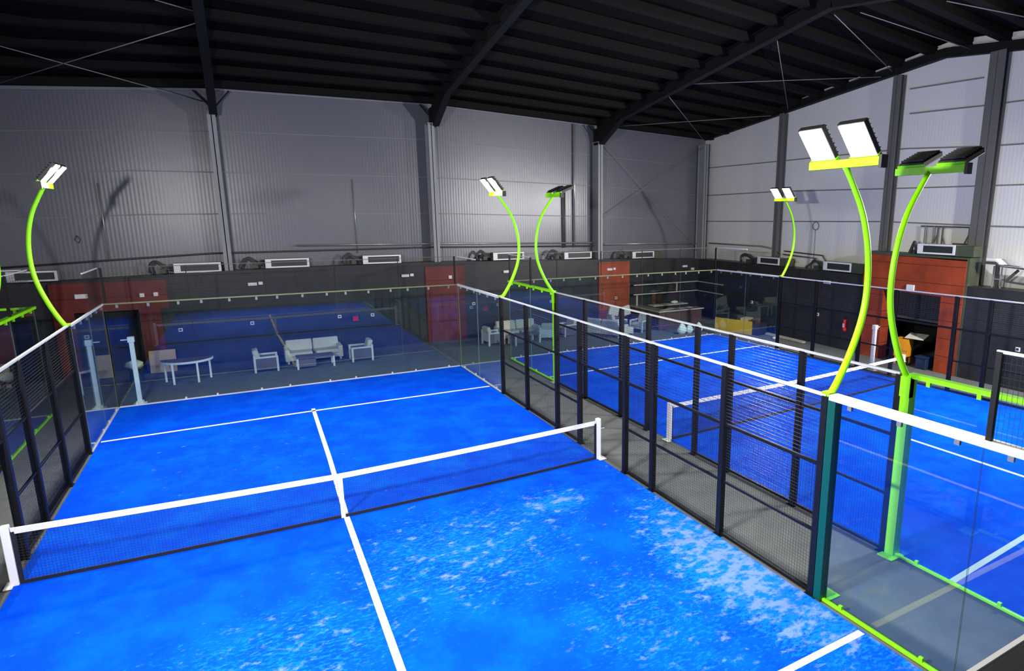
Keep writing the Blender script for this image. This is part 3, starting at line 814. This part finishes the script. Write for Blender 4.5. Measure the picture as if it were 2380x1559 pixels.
ac('white framed air conditioner on the gable partition left of the rust-red portal', XP(6.35) + .1, 6.35, 3.17, 1.45, .36, RA, .55)
ac('largest white framed air conditioner, on top of the rust-red portal', XP(2.0) - .02, 2.0, 4.09, 1.38, .34, RA, .62)
hose(XP(10.5) + .2, 10.5, 3.15, RA, 'insulated hoses on the gable partition nearest the far corner', 21, 3, 1.6)
hose(XP(6.4) + .2, 6.4, 3.15, RA, 'insulated hoses on the gable partition left of the portal', 22, 2, 1.0)
hose(XP(2.05) + .05, 2.05, 4.05, RA, 'insulated hose curling on top of the portal', 23, 2, .35)

def pipe(pts, r, m_, label, cat='pipe', group=None, name='conduit'):
    return tag(MB().tube(pts, r, 8).build(name, m_), label, cat, group)
pipe([(.4, YB - .2, 4.27), (5.7, YB - .2, 4.22), (13.8, YB - .2, 4.1)], .035, M['pipe'], 'bright galvanised pipe along the middle of the rear wall')
pipe([(-9, YB - .25, 3.72), (-5, YB - .25, 3.93), (-2.5, YB - .25, 4.05), (5.7, YB - .25, 4.08), (13.8, YB - .25, 3.95)], .03, M['pipe_d'], 'dark pipe running low along the rear wall')
pipe([(14.3, YB - .2, 4.0), (17.5, YB - .2, 3.98), (20.4, YB - .2, 3.9)], .035, M['pipe'], 'bright galvanised pipe on the last bay of the rear wall')
pipe([(2.67, YB - .05, 3.9), (2.67, YB - .05, 6.85)], .02, M['pipe'], 'thin vertical conduit between the first two rear-wall columns')
pipe([(12.82, YB - .12, 3.9), (12.82, YB - .12, 9.7)], .05, M['pipe'], 'tall thin conduit left of the third rear-wall column')
pipe([(12.25, YB - .14, 3.9), (12.25, YB - .14, 6.6)], .06, M['pipe_d'], 'short dark downpipe left of the tall thin conduit')
pipe([(-5.55, YB - .05, 3.85), (-5.55, YB - .05, 6.5)], .02, M['pipe'], 'thin vertical conduit on the leftmost bay of the rear wall')
pipe([onr(15, 3.95, .15), onr(10.8, 3.95, .15), onr(9.9, 3.85, .15)], .04, M['pipe'], 'bright galvanised pipe on the gable wall by the far corner')
pipe([onr(9.2, 3.8, .2), onr(6.9, 3.72, .2), onr(6.7, 3.5, .2)], .03, M['pipe_d'], 'dark pipe on the gable wall above the left end of the partition')
pipe([onr(9.2, 3.65, .25), onr(7.2, 3.58, .25)], .03, M['pipe_d'], 'second dark pipe just below the first on the gable wall')
# small wall fittings
t = thing('cable_loop', 'coil of thin cable hanging on the gable wall', 'cable', (XR(7.5) - .08, 7.5, 4.97), RA)
MB().tube([(.17 * math.cos(a * .35), 0, .17 * math.sin(a * .35)) for a in range(19)], .014, 6).build('coil', M['pipe_d'], t)
MB().tube([(0, 0, -.16), (0, 0, -1.5)], .009, 6).build('cable_tail', M['pipe_d'], t)
pipe([(-6.33, YB - .03, 4.75), (-6.4, YB - .03, 4.6), (-6.3, YB - .03, 4.5), (-6.24, YB - .03, 4.62), (-6.33, YB - .03, 4.75)], .014, M['pipe_d'], 'small hook of cable on the rear wall at left', 'cable', name='cable_hook')

# rack over the portal
t = thing('support_rack', 'steel hanging rack on the gable wall above the portal', 'rack', (XR(2.6) - .08, 2.6, 0), RA)
MB().bar((.15, 0, 5.03), (2.35, 0, 5.0), .05, .05).build('rack_rail', M['pipe_d'], t)
for x, m_ in ((.35, M['pipe']), (.68, M['pipe']), (.85, M['column_d']), (1.02, M['column_d']), (1.98, M['column_d']), (2.12, M['pipe'])):
    MB().bar((x, -.03, 4.42), (x, -.03, 5.02), .05, .04).build('upright', m_, t)
for x0, x1 in ((.85, .68), (1.02, 1.14), (1.98, 1.84)):
    MB().bar((x0, -.05, 4.75), (x1, -.05, 4.42), .03).build('diagonal', M['column_d'], t)
MB().bar((1.45, -.05, 4.44), (2.0, -.05, 4.44), .05).build('foot_bar', M['pipe_d'], t)
# ducts at the right edge
t = thing('cable_tray', 'pale cable tray and steel frame above the partition at the right edge', 'cable tray', (XP(-.35) + .3, -.35, 0), RA)
b = MB(); b.bar((0, 0, 4.02), (.28, 0, 4.02), .3, .05).bar((.28, 0, 4.02), (.52, 0, 3.82), .3, .05).bar((.52, 0, 3.82), (2.6, 0, 3.78), .3, .05); b.build('tray', M['white'], t)
b = MB(); b.bar((-.05, -.05, 3.9), (.4, -.05, 3.9), .2, .08).bar((.4, -.05, 3.84), (2.6, -.05, 3.70), .2, .07); b.build('hose', M['hose'], t)
for x in (.14, .4, 1.5): MB().bar((x, .1, 3.1), (x, .1, 3.8), .035).build('upright', M['pipe'], t)
for x in (.2, .28): MB().bar((x, .15, 3.1), (x - .02, .15, 3.85), .05).build('hanger', M['pipe_d'], t)
MB().bar((.14, .1, 3.38), (.4, .1, 3.38), .03).build('cross_bar', M['pipe'], t)
MB().bar((.62, 0, 3.36), (.95, 0, 3.72), .07).bar((.62, 0, 3.34), (1.2, 0, 3.30), .06).build('brace', M['hose'], t)

# ------------------------------------------------------------------ signs, switches, emergency lights
def plate(name, label, cat, x, z, wd, h, m_=None, y=YP - .05, group=None, d=.04, inner=None):
    t = thing(name, label, cat, (x, y, z), 0, group)
    MB().box(-wd / 2, wd / 2, -d, .05, -h / 2, h / 2).build('casing', m_ or M['white'], t, bevel=.006)
    if inner: MB().box(-wd * .3, wd * .3, -d - .008, -d, -h * .2, h * .28).build('face', M[inner], t)
    return t
def rplate(name, label, cat, y, z, wd, h, m_=None, group=None, d=.04, inner=None, off=0.0):
    t = plate(name, label, cat, 0, 0, wd, h, m_, 0, group, d, inner)
    t.location = (XP(y) + off, y, z); t.rotation_euler = (0, 0, RA); return t
G1 = 'emergency lights on the partition'
def elight(label, x, z, twin):
    t = plate('emergency_light', label, 'emergency light', x, z, .30, .11, None, group=G1)
    MB().box(-.11, .11, -.05, -.04, -.03, .03).build('diffuser', M['band'], t)
    if twin: tag(plate('motion_sensor', label.replace('emergency light', 'motion sensor').replace('long', 'short'), 'sensor', x + .27, z + .02, .14, .11, group='motion sensors beside the emergency lights'), label.replace('emergency light', 'motion sensor').replace('long', 'short'), 'sensor', 'motion sensors beside the emergency lights')
elight('long white emergency light above the left armchair', -1.28, 2.9, True)
elight('long white emergency light left of the dark red door', 4.36, 2.95, True)
elight('long white emergency light behind the far right floodlight post', 8.9, 2.92, False)
elight('long white emergency light on the rust-red door panel', 14.4, 2.79, True)
elight('long white emergency light near the far corner of the partition', 19.15, 2.76, False)
plate('smoke_detector', 'small white detector just right of the corner emergency light', 'detector', 19.68, 2.6, .17, .12)
plate('smoke_detector', 'small white detector on the dark red door beside the glass corner', 'detector', 6.27, 2.8, .14, .14)
plate('emergency_light', 'long white emergency light on the dark red doorway surround at left', 'emergency light', -6.33, 2.76, .34, .15, group=G1)
plate('smoke_detector', 'left of two small white boxes on the dark red surround', 'detector', -4.68, 2.7, .13, .13)
plate('smoke_detector', 'right of two small white boxes on the dark red surround', 'detector', -4.28, 2.71, .13, .13)
G2 = 'white wall switches on the black partition'
for x, z, l in ((-3.7, 1.38, 'small white switch plate above the half-round table'), (-1.43, 1.43, 'small white switch plate above the left armchair'), (1.66, 1.43, 'small white switch plate right above the cream sofa'),
                (2.93, 1.40, 'small white switch plate right of the red alarm box'), (7.28, 1.56, 'small white switch plate right of the dark red door'), (11.13, 1.4, 'small white switch plate behind the lime corner post'), (14.78, 1.33, 'small white switch plate on the rust-red door panel')):
    plate('wall_switch', l, 'switch', x, z, .13, .12, group=G2, inner='grille')
plate('alarm_box', 'red alarm box on the black partition behind the near court', 'alarm', 2.26, 1.31, .2, .2, M['red_p'], d=.07)
rplate('emergency_light', 'white emergency light on the gable partition by the far corner', 'emergency light', 11.6, 2.67, .3, .11, group=G1)
rplate('emergency_light', 'white emergency light on the gable partition below its air conditioner', 'emergency light', 6.0, 2.68, .36, .13, group=G1)
rplate('notice_sign', 'white notice above the opening of the rust-red portal', 'sign', 2.1, 2.86, .3, .2, off=-.07)
for y, z, l in ((10.57, 1.28, 'small white switch plate on the gable partition above the yellow board'), (6.38, 1.27, 'small white switch plate on the gable partition above the pale plank'), (4.05, 1.29, 'small white switch plate on the left leg of the portal'), (-1.75, 1.31, 'small white switch plate at the right edge of the frame')):
    rplate('wall_switch', l, 'switch', y, z, .13, .13, group=G2, inner='grille', off=(-.07 if y == 4.05 else 0))
t = thing('fire_extinguisher', 'red fire extinguisher hanging on the gable partition', 'fire extinguisher', (XP(4.85) - .1, 4.85, .82), RA)
MB().tube([(0, 0, 0), (0, 0, .02), (0, 0, .40), (0, 0, .46)], .075, 14).build('cylinder', M['red_p'], t)
MB().tube([(0, 0, .46), (0, 0, .54)], .02, 8).bar((-.05, 0, .54), (.06, 0, .57), .03).build('valve_handle', M['black'], t)
MB().tube([(.03, -.02, .52), (.1, -.03, .42), (.1, -.03, .15)], .012, 6).build('hose', M['black'], t)
MB().box(-.04, .04, -.08, -.07, .14, .30).build('instruction_label', M['white'], t)

# ------------------------------------------------------------------ furniture
def make_armchair(label):
    t = thing('lounge_armchair', label, 'armchair', (0, 0, 0), 0, 'cream lounge armchairs')
    W, D = .74, .78
    MB().box(-W / 2 + .08, W / 2 - .08, -D / 2 + .02, D / 2 - .1, .26, .42).build('seat_cushion', M['cream'], t, bevel=.04)
    mt = Matrix.Translation((0, D / 2 - .16, .36)) @ Matrix.Rotation(math.radians(-14), 4, 'X')
    MB().box(-W / 2 + .09, W / 2 - .09, -.09, .09, 0, .44, mt=mt).build('back_cushion', M['cream'], t, bevel=.05)
    for s in (-1, 1):
        b = MB(); x = s * (W / 2 - .03)
        b.box(x - .035, x + .035, -D / 2, -D / 2 + .07, 0, .54).box(x - .035, x + .035, D / 2 - .07, D / 2, 0, .62).box(x - .04, x + .04, -D / 2, D / 2, .50, .56)
        side = b.build('arm_frame', M['frame_w'], t, bevel=.01)
        MB().box(x - .015, x + .015, -D / 2 + .07, D / 2 - .07, .10, .50).build('side_panel', M['wicker'], side)
    MB().box(-W / 2 + .06, W / 2 - .06, -D / 2 + .03, D / 2 - .03, .16, .26).build('seat_base', M['frame_w'], t)
    MB().box(-W / 2 + .06, W / 2 - .06, D / 2 - .06, D / 2 - .03, .26, .62).build('back_frame', M['frame_w'], t)
    return t
def make_sofa(label, W=2.0):
    t = thing('lounge_sofa', label, 'sofa', (0, 0, 0), 0, 'cream lounge sofas')
    D = .8
    for s in (-1, 1):
        MB().box(s * (W / 4 - .03) - (W / 4 - .09), s * (W / 4 - .03) + (W / 4 - .09), -D / 2 + .02, D / 2 - .12, .26, .42).build('seat_cushion', M['cream'], t, bevel=.04)
        mt = Matrix.Translation((s * (W / 4 - .03), D / 2 - .16, .36)) @ Matrix.Rotation(math.radians(-14), 4, 'X')
        MB().box(-W / 4 + .045, W / 4 - .045, -.09, .09, 0, .44, mt=mt).build('back_cushion', M['cream'], t, bevel=.05)
        x = s * (W / 2 - .08)
        MB().box(x - .08, x + .08, -D / 2, D / 2, .1, .54).build('arm', M['cream'], t, bevel=.02)
    MB().box(-W / 2 + .1, W / 2 - .1, -D / 2 + .01, D / 2, .12, .26).build('seat_base', M['cream'], t, bevel=.01)
    MB().box(-W / 2 + .05, W / 2 - .05, D / 2 - .05, D / 2, .26, .6).build('back_frame', M['cream'], t)
    for sx in (-1, 1):
        for sy in (-1, 1): MB().box(sx * (W / 2 - .1) - .03, sx * (W / 2 - .1) + .03, sy * (D / 2 - .06) - .03, sy * (D / 2 - .06) + .03, 0, .12).build('leg', M['frame_w'], t)
    return t
def make_coffee(label):
    t = thing('coffee_table', label, 'coffee table', (0, 0, 0), 0, 'low coffee tables')
    MB().box(-.62, .62, -.32, .32, .38, .42).build('table_top', M['wicker'], t, bevel=.01)
    for s in (-1, 1):
        MB().box(s * .6 - .03, s * .6 + .03, -.32, -.26, 0, .40).build('leg', M['frame_w'], t)
        MB().box(s * .6 - .03, s * .6 + .03, .26, .32, 0, .40).build('leg', M['frame_w'], t)
    MB().box(-.57, .0, -.28, .28, .08, .36).build('shelf_box', M['wicker'], t)
    return t
ch = make_armchair('cream armchair facing right, left of the cream sofa behind the near court')
ch.location = (-1.15, 12.98, 0); ch.rotation_euler = (0, 0, math.radians(90))
dup(ch, (2.08, 13.02, 0), math.radians(-90), 'cream armchair facing left, right of the cream sofa behind the near court')
dup(ch, (7.52, 13.25, 0), math.radians(95), 'cream armchair by the dark red door, seen through the glass corner')
dup(ch, (10.0, 12.95, 0), math.radians(150), 'cream armchair turned away in front of the sofa behind the mesh fence')
dup(ch, (11.15, 13.4, 0), math.radians(-80), 'cream armchair seen through the mesh beside the lime corner post')
dup(ch, (13.95, 13.5, 0), math.radians(80), 'cream armchair with loose cushions left of the bar counter')
dup(ch, (14.72, 12.62, 0), math.radians(-70), 'cream armchair closest to the bar counter')
so = make_sofa('long cream two-seat sofa behind the glass back wall of the near court')
so.location = (.5, 13.85, 0)
dup(so, (8.95, 13.95, 0), math.radians(0), 'cream sofa behind the mesh fence between the two courts')
dup(so, (12.75, 12.6, 0), math.radians(118), 'cream sofa seen from behind, left of the red panel door')
ct = make_coffee('low coffee table in front of the long cream sofa'); ct.location = (.43, 12.72, 0)
dup(ct, (8.75, 12.75, 0), math.radians(8), 'low table in front of the cream sofa behind the mesh fence')
t = thing('footstool', 'small cream cube stool beside the back-turned sofa', 'stool', (13.72, 12.25, 0), math.radians(10))
MB().box(-.22, .22, -.22, .22, .05, .36).build('seat', M['cream'], t, bevel=.03)
for sx in (-1, 1):
    for sy in (-1, 1): MB().box(sx * .18 - .02, sx * .18 + .02, sy * .18 - .02, sy * .18 + .02, 0, .06).build('leg', M['frame_w'], t)
for i, (x, y, z, a, l) in enumerate(((13.75, 13.5, .93, 14, 'cream loose cushion leaning on top of the armchair by the bar'), (14.36, 13.42, .88, -12, 'second cream loose cushion propped beside it by the bar'))):
    o = MB().box(-.28, .28, -.07, .07, -.22, .26, mt=Matrix.Rotation(math.radians(a), 4, 'Y')).build('loose_cushion', M['cream'], None, bevel=.05)
    o.location = (x, y, z); tag(o, l, 'cushion', 'loose cushions on the armchair by the bar')

# half-round table
t = thing('half_round_table', 'half-round brown table on four white legs behind the near court', 'table', (-3.47, 12.8, 0))
poly = [(-.72, .08)] + [(-.74 * math.cos(math.pi * k / 16), -.66 * math.sin(math.pi * k / 16)) for k in range(17)] + [(.72, .08)]
MB().prism(poly, .70, .735).build('table_top', M['tabletop'], t)
b = MB()
for a, c in zip(poly, poly[1:]): b.bar((a[0], a[1], .70), (c[0], c[1], .70), .03, .07)
b.build('apron', M['white'], t)
for x, y in ((-.63, -.02), (-.38, -.55), (.30, -.56), (.63, -.02)):
    MB().box(x - .028, x + .028, y - .028, y + .028, 0, .70).build('leg', M['white'], t)
# cardboard
o = MB().box(-.39, .39, -.02, .02, 0, .78, mt=Matrix.Rotation(math.radians(-10), 4, 'X')).build('cardboard_sheet', M['ply']); o.location = (-4.3, 14.45, 0)
tag(o, 'tan board leaning behind the half-round table', 'board')
# white goal-like posts with bracket
def bracket_post(label, x, y, h, s):
    t = thing('bracket_post', label, 'post', (x, y, 0), 0, 'white steel posts with a bracket on top')
    MB().box(-.055, .055, -.055, .055, 0, h).build('shaft', M['white'], t, bevel=.008)
    MB().prism([(-.16, -.12), (.16, -.12), (.16, .12), (-.16, .12)], 0, .02).box(-.09, .09, -.09, .09, .02, .09).build('foot_plate', M['white'], t)
    MB().box(-.08, .08, -.07, .07, h - .14, h + .02).build('clamp_box', M['white'], t, bevel=.01)
    MB().bar((0, 0, h - .06), (s * .24, 0, h - .06), .03).build('arm', M['white'], t)
bracket_post('white steel post with top bracket standing just behind the left corner of the glass', -4.55, 10.28, 1.98, -1)
bracket_post('white steel post with top bracket in front of the rust-red portal', 17.5, 2.1, 1.62, 1)
# stool with white cloth behind the left corner
t = thing('stool', 'dark stool behind the left corner post', 'stool', (-4.95, 13.3, 0))
MB().box(-.2, .2, -.2, .2, .40, .44).build('seat', M['dark_cloth'], t)
for sx in (-1, 1):
    for sy in (-1, 1): MB().bar((sx * .17, sy * .17, 0), (sx * .14, sy * .14, .4), .03).build('leg', M['dark_cloth'], t)
o = MB().blobby((0, 0, .12), .24, .2, .16, seed=4, amp=.22).build('white_cloth', M['cloth']); o.location = (-4.95, 13.3, .46)
tag(o, 'crumpled white cloth lying on the dark stool', 'cloth')

# bar counter
t = thing('bar_counter', 'brown L-shaped bar counter behind the right-hand court', 'bar counter', (15.55, 12.25, 0), 0)
b = MB().box(0, 2.6, 0, .55, 0, .88).box(0, .55, .55, 2.5, 0, .88); b.build('counter_body', M['bar'], t)
b = MB().box(-.05, 2.68, -.05, .6, .88, .92).box(-.05, .6, .6, 2.55, .88, .92); b.build('worktop', M['tabletop'], t)
b = MB().box(-.06, 2.69, -.065, -.05, .88, .925).box(-.065, -.05, -.05, 2.55, .88, .925); b.build('edge_trim', M['edge_w'], t)
b = MB().box(.1, .16, 2.1, 2.16, .92, 1.45); b.build('upright', M['edge_w'], t)
t = thing('back_counter', 'dark back counter against the wall behind the bar', 'counter', (16.6, 14.2, 0))
MB().box(0, 2.2, 0, .5, 0, .84).build('cabinet', M['black_wall'], t); MB().box(-.02, 2.22, -.02, .5, .84, .88).build('worktop', M['edge_w'], t)
for x, y, z, a, wd, l in ((16.25, 12.55, .94, 25, .55, 'yellowish plywood offcut on the bar corner'), (17.35, 12.6, .94, 8, .45, 'second plywood offcut lying further along the bar')):
    o = MB().box(-wd, wd, -.13, .13, -.012, .012, mt=Matrix.Rotation(math.radians(a), 4, 'Z')).build('plywood_offcut', M['ply']); o.location = (x, y, z); tag(o, l, 'board', 'plywood offcuts on the bar')
o = MB().blobby((0, 0, .08), .22, .14, .08, seed=9).build('cloth_heap', M['cloth']); o.location = (18.1, 14.4, .88); tag(o, 'pale crumpled heap on the back counter', 'cloth')
# wall shelves (turn the corner)
for z, l in ((1.92, 'upper dark corner shelf with edge paled as if lit behind the bar'), (1.43, 'lower dark corner shelf with edge paled as if lit behind the bar')):
    t = thing('corner_shelf', l, 'shelf', (15.7, YP - .3, z), 0, 'shelves behind the bar')
    MB().box(0, 4.3, .02, .29, 0, .035).build('board', M['black_wall'], t)
    b = MB().box(0, 4.15, 0, .02, -.005, .045); b.bar((4.15, .0, .02), (4.02, -2.2, .02), .02, .05); b.build('edge_trim', M['edge_w'], t)  # pale shelf edge paints in the light caught along the front
    MB().prism([(4.15, 0), (4.02, -2.2), (4.28, -2.2), (4.42, .0)], 0, .035).build('side_board', M['black_wall'], t)
    if z < 1.6: MB().bar((2.75, .01, .04), (2.75, .01, .49), .05, .05).build('divider', M['edge_w'], t)
# bags
for x, y, r, m_, l, sd in ((15.95, 11.0, .24, 'bag', 'bulging white plastic bag at the foot of the bar, leftmost', 1), (16.4, 11.02, .20, 'bag', 'smaller white plastic bag in the middle at the foot of the bar', 2), (16.95, 11.0, .22, 'bag', 'white plastic bag at the right of the three by the bar', 3)):
    o = MB().blobby((0, 0, r * 1.0), r, r * .8, r * 1.15, seed=sd, pinch=.5).build('plastic_bag', M[m_]); o.location = (x, y, 0); tag(o, l, 'bag', 'plastic bags at the foot of the bar')
# overturned desk with yellow board
t = thing('overturned_desk', 'desk on its side with a bright yellow board face by the gable wall', 'desk', (18.05, 11.05, 0), math.radians(-74))
MB().box(0, 1.95, -.02, .02, 0, .62).build('yellow_face', M['ply_y'], t)
MB().box(-.03, 0, -.03, .03, 0, .62).build('face_edge', M['edge_w'], t)
MB().box(.05, 2.3, .02, .75, .0, .52).build('desk_body', M['purple'], t)
o = MB().box(-.25, .25, -.2, .2, 0, .16).build('cardboard_box', M['ply']); o.location = (18.95, 9.9, .525); o.rotation_euler = (0, 0, .3); tag(o, 'flat brown box on top of the overturned desk', 'box')
o = MB().box(-.16, .16, -.13, .13, 0, .2).build('cardboard_box', M['bar']); o.location = (18.95, 9.3, .525); o.rotation_euler = (0, 0, .1); tag(o, 'small dark box at the right end of the overturned desk', 'box')
o = MB().box(-.09, .09, -1.15, 1.15, 0, .07).build('wooden_plank', M['edge_w']); o.location = (19.2, 7.75, .02); o.rotation_euler = (0, 0, -.05); tag(o, 'long pale plank lying on the carpet along the gable partition', 'plank')
o = MB().blobby((0, 0, .06), .13, .1, .06, seed=31).build('paper_scrap', M['cloth']); o.location = (18.75, 7.9, 0); tag(o, 'crumpled white scrap on the carpet beside the plank', 'paper')
# box in the portal
t = thing('orange_box', 'orange-yellow box inside the opening of the rust-red portal', 'box', (19.25, 2.05, 0), math.radians(-80))
MB().box(-.42, .08, 0, .5, .3, .95).build('carcass', M['orange'], t)
MB().box(-.36, -.31, .02, .07, 0, .3).box(.0, .05, .02, .07, 0, .3).box(-.36, -.31, .42, .47, 0, .3).box(.0, .05, .42, .47, 0, .3).build('leg', M['orange'], t)
o = MB().box(-.33, .33, -.26, .26, 0, .02, mt=Matrix.Rotation(math.radians(14), 4, 'X')).build('white_sheet', M['cloth']); o.location = (19.6, 1.85, 1.06); o.rotation_euler = (0, 0, math.radians(-80)); tag(o, 'pale sheet lying slanted over the orange-yellow box', 'sheet')
t = thing('storage_bin', 'dark blue bin beside the orange-yellow box in the portal', 'bin', (19.35, 1.35, 0))
MB().box(-.2, .2, -.2, .2, 0, .42).build('tub', M['blue_p'], t, bevel=.03); MB().box(-.23, .23, -.23, .23, .42, .46).build('lid', M['blue_p'], t, bevel=.01)
